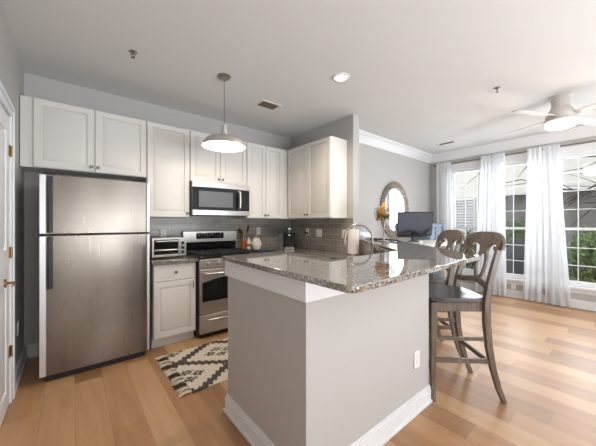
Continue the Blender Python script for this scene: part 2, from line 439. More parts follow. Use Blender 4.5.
# ============================================================ outside
tag(MB().box(6.15, 14, -6, 8, -.25, -.12).build('patio', M['concrete'], kind='structure'), 'grey concrete patio outside the windows', 'patio')
b = thing('building', 'neighbouring house with dark grey lap siding and cream upper storey', 'building', (10.4, 0, -.12))
MB().box(0, .3, -6, 2.95, 0, 2.28).build('lower_wall', M['siding'], b)
MB().box(-.35, .3, -6, 2.95, 2.28, 2.48).build('fascia', M['cream'], b, .01)
MB().box(-.25, .3, -6, 2.95, 2.48, 4.6).build('upper_wall', M['siding_white'], b)
b2 = thing('building', 'white sided house wing with louvred shutter and peach corner post', 'building', (9.4, 3.0, -.12))
MB().box(0, 1.3, 0, 3.6, 0, 5.2).build('wall', M['siding_white'], b2)
MB().box(-.12, 0, .72, .84, 0, 5.2).build('corner_post', M['peach'], b2, .01)
sh = MB(); sh.box(-.08, 0, .05, .09, 1.0, 2.2); sh.box(-.08, 0, .56, .60, 1.0, 2.2)
for k in range(14):
    z = 1.03+k*.085; sh.add([(-.07,.09,z),(-.07,.56,z),(-.01,.56,z+.06),(-.01,.09,z+.06),(-.06,.09,z-.012),(-.06,.56,z-.012),(0,.56,z+.048),(0,.09,z+.048)], [(0,1,2,3),(7,6,5,4),(0,4,5,1),(1,5,6,2),(2,6,7,3),(3,7,4,0)])
sh.build('shutter', M['trim'], b2)

def shrub(cx, cy, z0, rx, ry, rz, n, seed, label):
    rnd = random.Random(seed); r = thing('shrub', label, 'shrub', (cx, cy, -.12)); m = MB(); c = z0+.12
    for _ in range(n):
        while True:
            p = Vector((rnd.uniform(-1,1), rnd.uniform(-1,1), rnd.uniform(-1,1)))
            if .45 < p.length < 1: break
        lump = 1+.18*math.sin(p.x*7+seed)*math.cos(p.y*6)
        q = Vector((p.x*rx*lump, p.y*ry*lump, c+rz+p.z*rz*lump)); a = Vector((rnd.gauss(0,1), rnd.gauss(0,1), rnd.gauss(0,1))).normalized()
        bb = a.orthogonal().normalized(); cc = a.cross(bb); L = rnd.uniform(.035,.06)
        m.add([q-bb*L, q+cc*L*.45, q+bb*L, q-cc*L*.45], [(0,1,2,3)])
    m.build('foliage', M['leaf_dark'], r, smooth=False)
    s = MB()
    for k in range(7):
        a = k*.9; s.tube([(.03*math.cos(a), .03*math.sin(a), 0), (.3*rx*math.cos(a), .3*ry*math.sin(a), c+rz*.6), (.6*rx*math.cos(a), .6*ry*math.sin(a), c+rz*1.3)], [.016,.011,.005], 6)
    s.build('stem', M['bark'], r)
shrub(7.15, .15, -.05, .40, .75, .66, 5200, 3, 'dense green leafy shrub outside the right window')
shrub(8.2, 1.85, .35, .35, .38, .50, 1800, 5, 'yellow green shrub behind the covered grill outside')
shrub(8.3, 2.85, .0, .3, .35, .55, 1200, 8, 'low green shrub outside the window beside the white shutter')
# covered grill
g = thing('covered_grill', 'charcoal vinyl covered barbecue grill outside the middle window', 'grill', (7.25, 1.42, -.12))
gm = MB(); prof = [(0,.30,.42),(.5,.29,.40),(.78,.27,.38),(.9,.20,.30),(1.08,.14,.2),(1.14,.03,.06)]
vs = []; n = 28
for z, a, bq in prof:
    for k in range(n):
        t = 2*PI*k/n; c, s_ = math.cos(t), math.sin(t); e = .6
        f_ = 1+.03*math.sin(9*t)*(1-z/1.2)
        vs.append((a*f_*math.copysign(abs(c)**e, c), bq*f_*math.copysign(abs(s_)**e, s_), z))
fs = [(i*n+k, i*n+(k+1)%n, (i+1)*n+(k+1)%n, (i+1)*n+k) for i in range(len(prof)-1) for k in range(n)]+[list(range(n))[::-1], list(range((len(prof)-1)*n, len(prof)*n))]
gm.add(vs, fs).build('cover', M['grill_cover'], g)
MB().tube([(-.29,-.25,.72),(-.33,-.25,.72),(-.33,.25,.72),(-.29,.25,.72)], .012).build('handle', M['black'], g)
# tree with bare branches
tr = thing('tree', 'bare branched tree outside the right window', 'tree', (8.3, -1.6, -.12))
rnd = random.Random(4); tm = MB(); bmb = MB()
tm.tube([(0,0,0),(.03,.05,1.2),(0,.1,2.3),(.05,.12,4.2)], [.11,.09,.07,.03], 10)
def br(p, d, L, r, lev, mb):
    pts = [p]; q = Vector(p); dd = Vector(d).normalized()
    for k in range(5):
        dd = (dd+Vector((rnd.gauss(0,.09), rnd.gauss(0,.07), rnd.gauss(-.02,.09)))).normalized(); q = q+dd*L/5; pts.append(tuple(q))
    mb.tube(pts, [r*(1-.13*k) for k in range(6)], 6)
    if lev:
        for k in (1,2,3,4,5):
            br(pts[k], dd+Vector((rnd.gauss(0,.35), rnd.gauss(0,.25), rnd.gauss(0,.4))), L*.5, r*.45, lev-1, mb)
for z, dz, L in ((1.9,.42,2.6),(2.2,.22,2.7),(2.5,.5,2.6),(2.9,.1,2.4),(3.1,.4,2.2),(2.6,-.12,2.2)):
    br((0,.1,z), (rnd.uniform(-.25,.1), 1, dz), L, .05, 2, bmb)
tm.build('trunk', M['bark'], tr); bmb.build('branches', M['bark'], tr)

# ============================================================ kitchen cabinets (local: x along wall, front faces -y, y=0 is the carcass front)
def knob(mb, x, z, y=-.02):
    n0 = len(mb.v); mb.lathe([(.005,0),(.005,.012),(.014,.018),(.015,.024),(.010,.028),(.001,.029)], (0,0,0), 16)
    for i in range(n0, len(mb.v)):
        a, b_, c = mb.v[i]; mb.v[i] = (x+a, y-c, z+b_)
    return mb
def upper(label, loc, rz, W, H, D, doors, knobs, x_body0=0, group=None):
    r = thing('upper_cabinet', label, 'cabinet', loc, rz, group)
    MB().box(x_body0, W, 0, D, 0, H).build('body', M['cab'], r, .0015)
    for (a, b_), (kx, kz) in zip(doors, knobs):
        d = MB().panel(a, b_, .004, H-.004, -.021, .02).build('door', M['cab'], r)
        knob(MB(), kx, kz, -.021).build('knob', M['dark_nickel'], d)
    return r
ZT = 2.42; FY = 3.39; DD = .328
upper('wide white wall cabinet with two doors above the refrigerator', (-.355, FY, 1.80), 0, .98, ZT-1.80, DD, [(.085,.522),(.528,.977)], [(.50,.05),(.55,.05)])
fcb = [o for o in bpy.data.objects if o.name == 'upper_cabinet'][0]
for x in (.155, .785): MB().tube([(x,-.004,-.001),(x+.02,-.03,-.025),(x+.045,-.03,-.028),(x+.03,-.004,-.001)], .0035, 6).build('wire_hook', M['brass'], fcb)
upper('tall single door white wall cabinet between refrigerator and microwave', (.627, FY, 1.37), 0, .458, ZT-1.37, DD, [(.004,.454)], [(.425,.05)])
upper('short two door white wall cabinet above the microwave', (1.087, FY, 1.81), 0, .761, ZT-1.81, DD, [(.004,.378),(.383,.757)], [(.352,.05),(.409,.05)])
upper('two door white wall cabinet right of the microwave in the corner', (1.85, FY, 1.37), 0, .708, ZT-1.37, DD, [(.004,.304),(.31,.61)], [(.282,.05),(.332,.05)])
upper('two door white wall cabinet on the short end wall above the coffee machine', (2.56, 3.715, 1.37), -PI/2, 1.255, ZT-1.37, .305, [(.36,.80),(.805,1.25)], [(.775,.05),(.83,.05)])

# base cabinet left of the range
def base_cab(label, loc, rz, W, D, drawer=True):
    r = thing('base_cabinet', label, 'cabinet', loc, rz)
    MB().box(0, W, 0, D, .10, .876).build('body', M['cab'], r, .0015)
    MB().box(0, W, .06, D, 0, .10).build('toe_kick', M['cab'], r)
    if drawer:
        d = MB().panel(.004, W-.004, .70, .866, -.021, .02, .012, False).build('drawer', M['cab'], r)
        knob(MB(), W/2, .785, -.021).build('knob', M['dark_nickel'], d)
    d = MB().panel(.004, W-.004, .112, .69 if drawer else .866, -.021, .02).build('door', M['cab'], r)
    MB().tube([(W-.035,-.021,.655),(W-.035,-.045,.652),(W-.035,-.047,.60),(W-.035,-.021,.597)], .005, 8).build('handle', M['dark_nickel'], d)
    return r
base_cab('white base cabinet with drawer between refrigerator and range', (.635, 3.12, 0), 0, .43, .595)
base_cab('white base cabinet right of the range under the corner counter', (1.862, 3.12, 0), 0, .40, .595)
base_cab('white base cabinet along the short end wall under the counter', (2.285, 3.10, 0), -PI/2, .80, .58)
CT0, CT1 = .878, .914
tag(MB().box(.615, 1.082, 3.075, 3.718, CT0, CT1).build('countertop', M['granite'], bevel=.006), 'small granite countertop under the toaster oven left of the range', 'countertop')
sA = Vector((2.085,1.262)); sD = Vector((.618,.786)); sN = Vector((-.786,.618))
def spt(a, b_): q = sA+sD*a+sN*b_; return (q.x, q.y)
hole = [spt(.30,.115), spt(.77,.115), spt(.77,.415), spt(.30,.415)]
lc = MB().prism([(1.855,3.718),(2.865,3.718),(2.865,2.265),hole[1],hole[0],hole[3],hole[2],hole[1],(2.865,2.265),(2.075,1.27),(2.04,1.245),(1.31,1.245),(1.31,1.83),(1.95,1.83),(2.24,2.2),(2.24,3.075),(1.855,3.075)], CT0, CT1)
tag(lc.build('countertop', M['granite'], bevel=.006), 'lower granite countertop wrapping the corner below the raised bar', 'countertop')
sk = thing('sink', 'stainless undermount kitchen sink below the gooseneck faucet', 'sink', (0,0,0))
hin = [spt(.29,.105), spt(.78,.105), spt(.78,.425), spt(.29,.425)]; hb = [spt(.33,.14), spt(.74,.14), spt(.74,.39), spt(.33,.39)]
MB().add([(x,y,.876) for x,y in hin]+[(x,y,.876) for x,y in hole]+[(x,y,.71) for x,y in hb], [(0,1,5,4),(1,2,6,5),(2,3,7,6),(3,0,4,7),(4,5,9,8),(5,6,10,9),(6,7,11,10),(7,4,8,11),(8,9,10,11)]).build('basin', M['steel'], sk)
q = spt(.535,.265); MB().lathe([(.04,.7115),(.038,.714),(.001,.713)], (q[0],q[1],0), 20).build('drain', M['chrome'], sk)
sb = thing('base_cabinet', 'angled white sink base cabinet below the lower counter', 'cabinet', (1.31, 1.245, 0))
f_ = [(1.31,1.80),(1.925,1.80),(2.215,2.17),(2.215,2.28),(2.235,2.28),(2.235,2.162),(1.935,1.78),(1.31,1.78)]
MB().prism([(x-1.31,y-1.245) for x,y in f_], .10, .876).build('face_frame', M['cab'], sb)
MB().prism([(x-1.31+.03,y-1.245-.06) for x,y in f_], 0, .10).build('toe_kick', M['cab'], sb)
for k in (0,1):
    MB(Matrix.Translation((.60,.555,0)) @ Matrix.Rotation(PI, 4, 'Z')).panel(.005+.295*k, .295+.295*k, .112, .866, -.021, .02).build('door', M['cab'], sb)
# backsplash
struct('wall_tile_back', MB().box(.62, 2.862, 3.7185, 3.7205, CT1, 1.80), M['tile'])
struct('wall_tile_side', MB().box(2.8685, 2.8705, 2.36, 3.71, CT1, 1.37), M['tile'])

# ============================================================ refrigerator
fr = thing('refrigerator', 'stainless steel top freezer refrigerator with black handles', 'refrigerator', (-.205, 3.03, 0))
FW = .79
MB().box(.006, FW-.006, .065, .675, .055, 1.695).build('body', M['dark_side'], fr, .006)
MB().box(.03, FW-.03, .03, .60, .0, .055).build('base_grille', M['black'], fr)
def fdoor(z0, z1):
    m = MB(); n = 14; vs = []
    pr = [(0,.06),(0,.012),(.004,.004),(.014,0)]
    for k in range(n+1):
        t = k/n; pr.append((.014+(FW-.028)*t, -.012*math.sin(PI*t)))
    pr += [(FW-.004,.004),(FW,.012),(FW,.06)]
    return m.prism([(x,y) for x,y in pr], z0, z1)
for z0, z1, hz0, hz1 in ((1.212,1.70,1.225,1.685), (.058,1.20,.765,1.19)):
    d = fdoor(z0, z1).build('door', M['fridge_steel'], fr, .004)
    MB().box(-.002, .040, -.016, .010, z0+.004, z1-.004).build('edge_strip', M['silver_edge'], d, .003)
    MB().box(FW-.022, FW+.002, -.010, .012, z0+.004, z1-.004).build('edge_strip', M['silver_edge'], d, .003)
    MB().box(.046, .080, -.03, -.0005, hz0, hz1).box(.046, .056, -.045, -.03, hz0+.01, hz1-.01).build('handle', M['black'], d, .004)
MB().box(.02, .10, .02, .10, 1.70, 1.715).build('hinge_cover', M['black'], fr, .003)

# ============================================================ range
rg = thing('gas_range', 'stainless steel gas range with black cooktop and oven window', 'range', (1.090, 3.06, 0)); RW = .757
MB().box(.0, RW, .03, .64, .05, .895).build('body', M['dark_side'], rg, .003)
MB().box(.03, RW-.03, .06, .6, 0, .05).build('plinth', M['black'], rg)
MB().box(-.0, RW, .0, .645, .895, .925).build('cooktop', M['gloss_black'], rg, .006)
cp = MB().box(0, RW, 0, .03, .79, .893).build('control_panel', M['steel'], rg, .006)
for k, x in enumerate((.10,.22,.38,.54,.66)):
    m = MB(); n0 = 0; m.lathe([(.026,0),(.026,.006),(.019,.010),(.017,.034),(.001,.036)], (0,0,0), 20)
    m.v = [(x+a, -c, .842+b_) for a, b_, c in m.v]; m.build('knob', M['steel'], cp)
od = MB().box(.004, RW-.004, -.004, .03, .275, .782).build('oven_door', M['steel'], rg, .006)
gw = MB(); pts = [(.03,.42),(RW-.03,.42),(RW-.03,.635)]+[(RW-.03-(RW-.06)*k/12, .635+.05*math.sin(PI*k/12)) for k in range(1,12)]+[(.03,.635)]
gw.v = []; n = len(pts); gw.add([(x,-.0065,z) for x,z in pts]+[(x,-.0035,z) for x,z in pts], [list(range(n)), list(range(n,2*n))[::-1]]+[(i,(i+1)%n,n+(i+1)%n,n+i) for i in range(n)])
gw.build('oven_window', M['gloss_black'], od)
def bar_handle(x0, x1, z, y=-.0, out=.05, r=.011):
    return MB().tube([(x0,y,z),(x0,y-out*.7,z),(x0+.02,y-out,z)]+[(x0+.02+(x1-x0-.04)*k/8, y-out-.006*math.sin(PI*k/8), z) for k in range(1,8)]+[(x1-.02,y-out,z),(x1,y-out*.7,z),(x1,y,z)], r, 12)
bar_handle(.07, RW-.07, .735, -.004).build('handle', M['steel'], od)
dr = MB().box(.004, RW-.004, -.002, .03, .06, .265).build('warming_drawer', M['steel'], rg, .006)
bar_handle(.09, RW-.09, .215, -.002, .035, .010).build('handle', M['steel'], dr)
gr = MB()
for gx in (.13, .38, .63):
    for s in (-1, 1): gr.box(gx+s*.105-.006, gx+s*.105+.006, .06, .57, .938, .952)
    for y in (.06,.31,.56): gr.box(gx-.105, gx+.105, y-.006, y+.006, .938, .952)
    for y in (.18,.44):
        gr.box(gx-.105, gx+.105, y-.005, y+.005, .94, .956)
        gr.box(gx-.005, gx+.005, y-.10, y+.10, .94, .956)
    for s in (-1,1):
        for y in (.07,.56): gr.box(gx+s*.10-.007, gx+s*.10+.007, y-.007, y+.007, .925, .94)
gr.build('grate', M['iron'], rg)
for gx in (.13,.63):
    for y in (.18,.44): MB().lathe([(.05,.925),(.05,.930),(.032,.932),(.032,.938),(.001,.939)], (gx,y,0), 20).build('burner', M['iron'], rg)
bgd = MB().box(0, RW, .60, .645, .925, 1.20).build('backguard', M['steel'], rg, .008)
MB().box(.02, RW-.02, .596, .602, .93, 1.055).build('lower_glass', M['gloss_black'], bgd)
dsp = MB().box(.17, .55, .594, .602, 1.095, 1.175).build('display', M['gloss_black'], rg, .002)
for k in range(9):
    for j in range(3):
        if (k*7+j*3) % 5 == 0: continue
        MB().box(.20+k*.037, .210+k*.037, .5932, .594, 1.115+j*.02, 1.119+j*.02).build('keypad_mark', M['fan_white'], dsp)

# ============================================================ microwave
mw = thing('microwave', 'stainless steel over the range microwave with black window', 'microwave', (1.092, 3.29, 1.40)); MW = .752; MH = .405
MB().box(0, MW, .045, .42, 0, MH).build('body', M['dark_side'], mw, .003)
def bow(x0, x1, z0, z1, y0=.0, y1=.045, a=.022):
    pts = [(x0,y1)]+[(x0+(x1-x0)*k/12, y0-a*math.sin(PI*((x0+(x1-x0)*k/12)/MW))) for k in range(13)]+[(x1,y1)]
    return MB().prism(pts, z0, z1)
bow(0, MW, .335, MH).build('vent_panel', M['steel'], mw, .003)
bow(0, MW, 0, .062).build('lower_panel', M['steel'], mw, .003)
mdr = bow(0, .55, .064, .333).build('door', M['gloss_black'], mw, .003)
bow(.07, .50, .10, .29, -.003, .0, .022).build('door_window', M['tank'], mdr)
bow(.552, MW, .064, .333).build('keypad', M['gloss_black'], mw, .003)
MB().tube([(.585,-.02,.085),(.585,-.055,.10),(.585,-.066,.20),(.585,-.055,.30),(.585,-.02,.315)], .014, 12).build('handle', M['steel'], mw)

# ============================================================ peninsula and bar
PZ = 1.038
pn = thing('peninsula', 'grey panelled kitchen peninsula base with white baseboard', 'peninsula', (.832, .96, 0))
ox, oy = .832, .96
body = [(.832,.96),(2.02,.96),(2.93,2.13),(2.93,2.355),(2.875,2.355),(2.875,2.255),(2.09,1.255),(2.06,1.24),(1.30,1.24),(1.30,1.785),(.832,1.785)]
lift_mb(MB().prism([(x-ox,y-oy) for x,y in body], 0, PZ), 1, ox, oy).build('panel_wall', M['wall'], pn)
ap = MB(); ap.box(-.016, 0, -.016, .84, PZ-.098, PZ); ap.box(0, 1.17, -.016, 0, PZ-.098, PZ)
lift_mb(ap, 1, ox, oy).build('apron', M['trim'], pn, .002)
bbm = MB()
for t, z0, z1 in ((.015,0,.095),(.011,.095,.112),(.007,.112,.125),(.024,0,.02)):
    bbm.box(-t, 0, -t, .825+t, z0, z1); bbm.box(0, 1.188+t*.7, -t, 0, z0, z1)
    dx, dy = .614, .789; L = 1.2
    bbm.add([(1.188,0,z0),(1.188+t*.79,-t*.3,z0),(1.188+t*.79+dx*L,-t*.3+dy*L,z0),(1.188+dx*L,dy*L,z0),(1.188,0,z1),(1.188+t*.79,-t*.3,z1),(1.188+t*.79+dx*L,-t*.3+dy*L,z1),(1.188+dx*L,dy*L,z1)],
            [(0,3,2,1),(4,5,6,7),(0,1,5,4),(1,2,6,5),(2,3,7,6),(3,0,4,7)])
bbm.build('baseboard', M['trim'], pn, .002)
barp = [(.80,.69),(.83,.66),(2.20,.685),(2.235,.70),(3.11,1.85),(3.11,2.20),(3.0,2.352),(2.868,2.352),(2.868,2.23),(2.075,1.225),(1.28,1.21),(1.28,1.81),(.80,1.81)]
tag(lift_mb(MB().prism(barp, 1.04, 1.07), 1).build('bar_countertop', M['granite'], bevel=.005), 'raised polished granite bar countertop with angled breakfast side', 'countertop')
# granite riser between the lower counter and the bar
rs = MB(); a = Vector((2.085,1.262)); b_ = Vector((2.862,2.247)); d = (b_-a).normalized(); nn = Vector((-d.y, d.x))*.018
rs.prism([tuple(a), tuple(b_), tuple(b_+nn), tuple(a+nn)], .915, 1.038)
tag(lift_mb(rs, 1).build('granite_riser', M['granite']), 'upright granite strip rising from the lower counter to the bar behind the faucet', 'backsplash')

def plate(label, loc, rz, kind='outlet', wide=False, z=0):
    r = thing('wall_outlet' if kind == 'outlet' else 'light_switch', label, kind, loc, rz); w = .058 if wide else .036
    p = MB().box(-w, w, -.006, 0, -.058, .058).build('cover_plate', M['white_plastic'], r, .002)
    for cx in ((-.023,.023) if wide else (0,)):
        if kind == 'outlet':
            for cz in (-.02,.02): MB().box(cx-.014, cx+.014, -.009, -.006, cz-.014, cz+.014).build('receptacle', M['ceramic'], p, .003)
        else: MB().box(cx-.016, cx+.016, -.010, -.006, -.032, .032).build('rocker', M['white_plastic'], p, .002)
    return r
plate('white outlet plate low on the grey peninsula side', (1.84, .959, .362), 0, 'outlet')
plate('white outlet on the tile behind the toaster oven', (.872, 3.711, 1.168), 0, 'outlet')
plate('white outlet on the tile above the woven ceramic jar', (2.235, 3.711, 1.18), 0, 'outlet')
plate('white outlet with a black plug beside the coffee machine', (2.861, 3.265, 1.165), -PI/2, 'outlet')
plate('double white switch plate in the middle of the end wall tile', (2.861, 3.0, 1.156), -PI/2, 'switch', True)
plate('white switch plate on the tile next to the paper towel roll', (2.861, 2.51, 1.156), -PI/2, 'switch')
plate('white outlet plate on the wall under the middle window', (5.999, 1.36, .2), -PI/2, 'outlet')
plate('white outlet low on the left wall beside the refrigerator', (-.359, 3.3, .42), PI/2, 'outlet')

# ============================================================ things on the counters
to = thing('toaster_oven', 'silver toaster oven with glass door and three knobs', 'toaster oven', (.66, 3.29, .914)); TW = .36; TH = .225
for x in (.03, TW-.03):
    for y in (.03, .24): MB().lathe([(.011,0),(.013,.018)], (x,y,0), 12).build('foot', M['black'], to)
MB().box(0, TW, .012, .28, .018, TH).build('body', M['steel'], to, .006)
MB().box(.0, TW, 0, .014, TH-.018, TH).box(0, .018, 0, .014, .018, TH-.018).box(.018, .275, 0, .014, .018, .04).build('front_frame', M['steel'], to, .002)
MB().box(.022, .27, .002, .0115, .044, TH-.02).build('glass_door', M['gloss_black'], to)
MB().tube([(.04,.002,TH-.035),(.04,-.03,TH-.035),(.255,-.03,TH-.035),(.255,.002,TH-.035)], .008, 10).build('handle', M['silver_edge'], to)
MB().tube([(.03,-.002,.095),(.265,-.002,.095)], .003, 6).tube([(.03,-.002,.088),(.265,-.002,.088)], .002, 6).build('rack', M['silver_edge'], to)
cpn = MB().box(.278, TW-.002, -.002, .011, .02, TH-.02).build('control_strip', M['steel'], to, .002)
for z in (.06,.112,.164):
    m = MB().lathe([(.018,0),(.018,.006),(.012,.008),(.012,.022),(.001,.023)], (0,0,0), 16); m.v = [(.318+a, -.002-c, z+b) for a, b, c in m.v]; m.build('knob', M['black'], cpn)

cm = thing('coffee_machine', 'black pod coffee machine with smoke water tank in the corner', 'coffee machine', (2.55, 3.33, .914), -math.radians(38)); cm.scale = (1.40, 1.1, 1.14)
m = MB(); n = 20
prof = [(-.055,-.10)]+[(-.055+.11*0, 0)]
col = MB().box(-.06, .06, -.02, .12, .0, .24); col.build('housing', M['black'], cm, .015, seg=4)
hd = MB(); pts = [(-.06,.0)]+[(.06*math.cos(PI-PI*k/14), .05*math.sin(PI*k/14)+.24) for k in range(15)]+[(.06,.0)]
hd.add([(x,-.12,max(z,.20)) for x,z in pts]+[(x,.12,max(z,.20)) for x,z in pts], [list(range(17)), list(range(17,34))[::-1]]+[(i,(i+1)%17,17+(i+1)%17,17+i) for i in range(17)])
hd.v = hd.v; hd.build('brew_head', M['gloss_black'], cm, .006)
MB().box(-.05, .05, -.13, -.022, 0, .03).build('drip_tray', M['steel'], cm, .004)
m = MB().lathe([(.016,0),(.016,.01),(.001,.011)], (0,0,0), 16); m.v = [(a, -.12-c, .265+b) for a, b, c in m.v]; m.build('button', M['chrome'], cm)
MB().tube([(0,-.118,.235),(0,-.06,.21),(0,-.06,.175)], .012).build('spout', M['chrome'], cm)
MB().box(-.115, -.063, -.02, .09, 0, .20).build('water_tank', M['tank'], cm, .008)

pc = thing('power_plug', 'black plug with grey cord in the outlet beside the coffee machine', 'plug', (2.855, 3.255, 1.15), -PI/2)
MB().box(-.016, .016, -.045, -.004, -.014, .014).build('plug', M['black'], pc, .004)
MB().tube([(0,-.04,-.005),(-.01,-.07,-.02),(-.02,-.08,-.10),(.0,-.07,-.19),(-.05,-.06,-.2305),(-.10,-.05,-.2305)], .004, 8).build('cord', M['tank'], pc)

cr = thing('utensil_crock', 'terracotta utensil crock right of the range', 'crock', (1.93, 3.62, .914))
MB().lathe([(.038,0),(.04,.005),(.042,.13),(.037,.13),(.035,.012),(.001,.01)], n=28).build('crock_body', M['terracotta'], cr)
def utensil(label, name, a, b_, mat, head):
    c0 = Vector((1.925,3.62,.93)); o = thing(name, label, 'utensil', tuple(c0), 0, 'utensils in the terracotta crock')
    m = MB(); m.tube([(a[0]*.25,a[1]*.25,0), (a[0],a[1],b_)], .005, 8).build('handle', mat, o)
    m = MB(); x, y = a; w_, h_ = head
    t = Vector((x*.75, y*.75, b_)).normalized(); P0 = Vector((x,y,b_)); pts = [P0+t*h_*k/8 for k in range(9)]
    m.tube([tuple(p) for p in pts], [max(.004, w_*math.sin(PI*(k+.6)/9.4)) for k in range(9)], 12, flat=.35).build('head', mat, o)
utensil('dark wooden spoon leaning left in the crock', 'wooden_spoon', (-.05,.0), .225, M['wood_dark'], (.042,.08))
utensil('pale flat wooden spatula standing in the crock', 'wooden_spatula', (-.016,-.028), .165, M['wood_light'], (.030,.12))
utensil('long dark wooden spatula leaning right in the crock', 'wooden_spatula', (.06,-.01), .235, M['wood_dark'], (.026,.12))
utensil('dark slotted turner at the back of the crock', 'wooden_turner', (.015,.04), .20, M['wood_dark'], (.038,.075))
utensil('thin pale wooden stick leaning right in the crock', 'wooden_spoon', (.035,-.02), .18, M['wood_light'], (.012,.07))
bt = thing('bottle', 'white labelled dish soap bottle behind the range corner', 'bottle', (2.005, 3.60, .914))
MB().lathe([(.028,0),(.03,.01),(.03,.12),(.022,.145),(.012,.155),(.001,.156)], n=24).build('bottle_body', M['ceramic'], bt)
MB().lathe([(.013,.155),(.013,.178),(.006,.185),(.001,.186)], n=16).build('cap', M['white_plastic'], bt)
MB().lathe([(.0305,.05),(.0305,.085)], n=24, cap=False).build('bottle_label', M['green_stem'], bt)
jr = thing('ceramic_jar', 'round white woven texture ceramic jar with wooden lid', 'jar', (2.085, 3.52, .914))
jm = Mat('dimpled ceramic'); vv = jm.n('ShaderNodeTexVoronoi', inp={'Vector': jm.coord(), 'Scale': 55}); jm.set(base=S(240,234,224), rough=.45); jm.bump(vv.outputs[0], .9, .006)
MB().lathe([(.04,0)]+[(.04+.034*math.sin(PI*k/12), .004+.165*k/12) for k in range(1,12)]+[(.038,.172),(.001,.172)], n=36).build('jar_body', jm.m, jr)
MB().lathe([(.036,.1725),(.036,.188),(.012,.191),(.012,.203),(.016,.212),(.001,.216)], n=24).build('lid', M['wood_light'], jr)
# folded navy towel
tw = MB(); n = 12; vs = []; fs = []
for lay in range(2):
    for i in range(n+1):
        for j in range(n+1):
            u, v = i/n, j/n; wv = .004*math.sin(u*9+v*4)+.003*math.cos(v*11)
            vs.append((.30*u+.02*math.sin(v*5), .24*v+.015*math.sin(u*6), (.002 if lay == 0 else .018+wv-.008*(u-.5)**2)))
N1 = (n+1)**2
for i in range(n):
    for j in range(n):
        a = i*(n+1)+j; fs.append((a, a+1, a+n+2, a+n+1)); fs.append((N1+a, N1+a+n+1, N1+a+n+2, N1+a+1))
for i in range(n):
    for a, c in ((i*(n+1), (i+1)*(n+1)), (i*(n+1)+n, (i+1)*(n+1)+n), (i, i+1), (n*(n+1)+i, n*(n+1)+i+1)): fs.append((a, c, N1+c, N1+a))
tw.add(vs, fs); o = tw.build('dish_towel', M['navy']); o.location = (1.875, 3.10, .914)
tag(o, 'folded navy blue dish towel on the counter right of the range', 'towel')

pt = thing('paper_towel_roll', 'white paper towel roll standing on the lower counter by the faucet', 'paper towel', (2.70, 2.22, .914))
MB().lathe([(.075,0),(.075,.012),(.001,.012)], n=32).build('base', M['chrome'], pt)
MB().lathe([(.02,.014),(.069,.014),(.070,.02),(.070,.305),(.068,.312),(.02,.312)], n=40).build('roll', M['towel_paper'], pt)
MB().lathe([(.006,.012),(.006,.33),(.012,.335),(.001,.345)], n=16).build('rod', M['chrome'], pt)

fc = thing('faucet', 'brushed nickel gooseneck kitchen faucet with pull down spout', 'faucet', (2.365, 1.70, .914), math.radians(142))
MB().lathe([(.030,0),(.030,.006),(.024,.012),(.022,.10),(.018,.115),(.001,.116)], n=24).build('base', M['nickel'], fc)
R_ = .14
arc = [(0,0,.10),(0,0,.235)]+[(R_-R_*math.cos(PI*k/14), 0, .235+R_*math.sin(PI*k/14)) for k in range(1,14)]+[(2*R_+.003,0,.225)]
MB().tube(arc, .0125, 14).build('gooseneck', M['nickel'], fc)
MB().tube([(2*R_+.003,0,.235),(2*R_+.003,0,.20),(2*R_+.003,0,.165)], [.0135,.019,.020], 16).build('spray_head', M['nickel'], fc)
MB().tube([(0,-.02,.07),(0,-.06,.085),(0,-.10,.11)], [.012,.009,.007], 12).build('lever', M['nickel'], fc)

# pedestal bowl with gourds
pb = thing('pedestal_bowl', 'clear glass pedestal bowl on tall thin stem on the bar', 'bowl', (2.83, 1.87, 1.0903))
MB().lathe([(.075,0),(.075,.006),(.012,.014),(.006,.03),(.005,.20),(.012,.235),(.001,.238)], n=32).build('stem', M['nickel'], pb)
bp = [(.001,.238),(.05,.245),(.085,.262),(.112,.30),(.118,.34),(.108,.395),(.104,.395),(.114,.34),(.108,.302),(.08,.267),(.048,.25),(.001,.244)]
MB().lathe(bp, n=40, cap=False).build('bowl', M['bowl_glass'], pb)
def gourd(label, c, tilt, az, s, mat='pear'):
    o = thing('ornamental_gourd', label, 'gourd', c, 0, 'gourds in the pedestal bowl')
    R2 = Matrix.Rotation(az, 4, 'Z') @ Matrix.Rotation(tilt, 4, 'X') @ Matrix.Scale(s, 4)
    MB(R2).lathe([(.001,0),(.022,.004),(.04,.025),(.043,.045),(.034,.075),(.020,.105),(.014,.13),(.008,.145),(.001,.148)], n=24).build('gourd_body', M[mat], o)
    MB(R2).tube([(0,0,.143),(.004,0,.16),(.014,0,.178)], [.006,.005,.006], 8).build('stem', M['green_stem'], o)
gourd('tall yellow orange gourd standing upright in the glass bowl', (2.805,1.905,1.365), .28, 1.0, 1.3)
gourd('small round orange gourd lying at the left of the glass bowl', (2.79,1.93,1.345), 1.3, 2.2, .55)
gourd('green and yellow gourd at the right of the glass bowl', (2.85,1.835,1.372), 1.2, -1.9, .6, 'green_stem')
# black scrolled tray
st = thing('scroll_tray', 'black wrought iron scroll trivet under the glass pedestal bowl', 'tray', (2.95, 1.98, 1.0920), math.radians(76))
m = MB()
for k in range(6):
    cx = -.225+k*.09; m.tube([(cx+.034*math.cos(2*PI*j/14), .034*math.sin(2*PI*j/14), .008+.012*abs(math.sin(PI*j/14))) for j in range(14)], .005, 6, closed=True)
m.tube([(-.27,-.04,.006),(.27,-.04,.006)], .005, 6).tube([(-.27,.04,.006),(.27,.04,.006)], .005, 6)
m.build('scroll_frame', M['iron'], st)
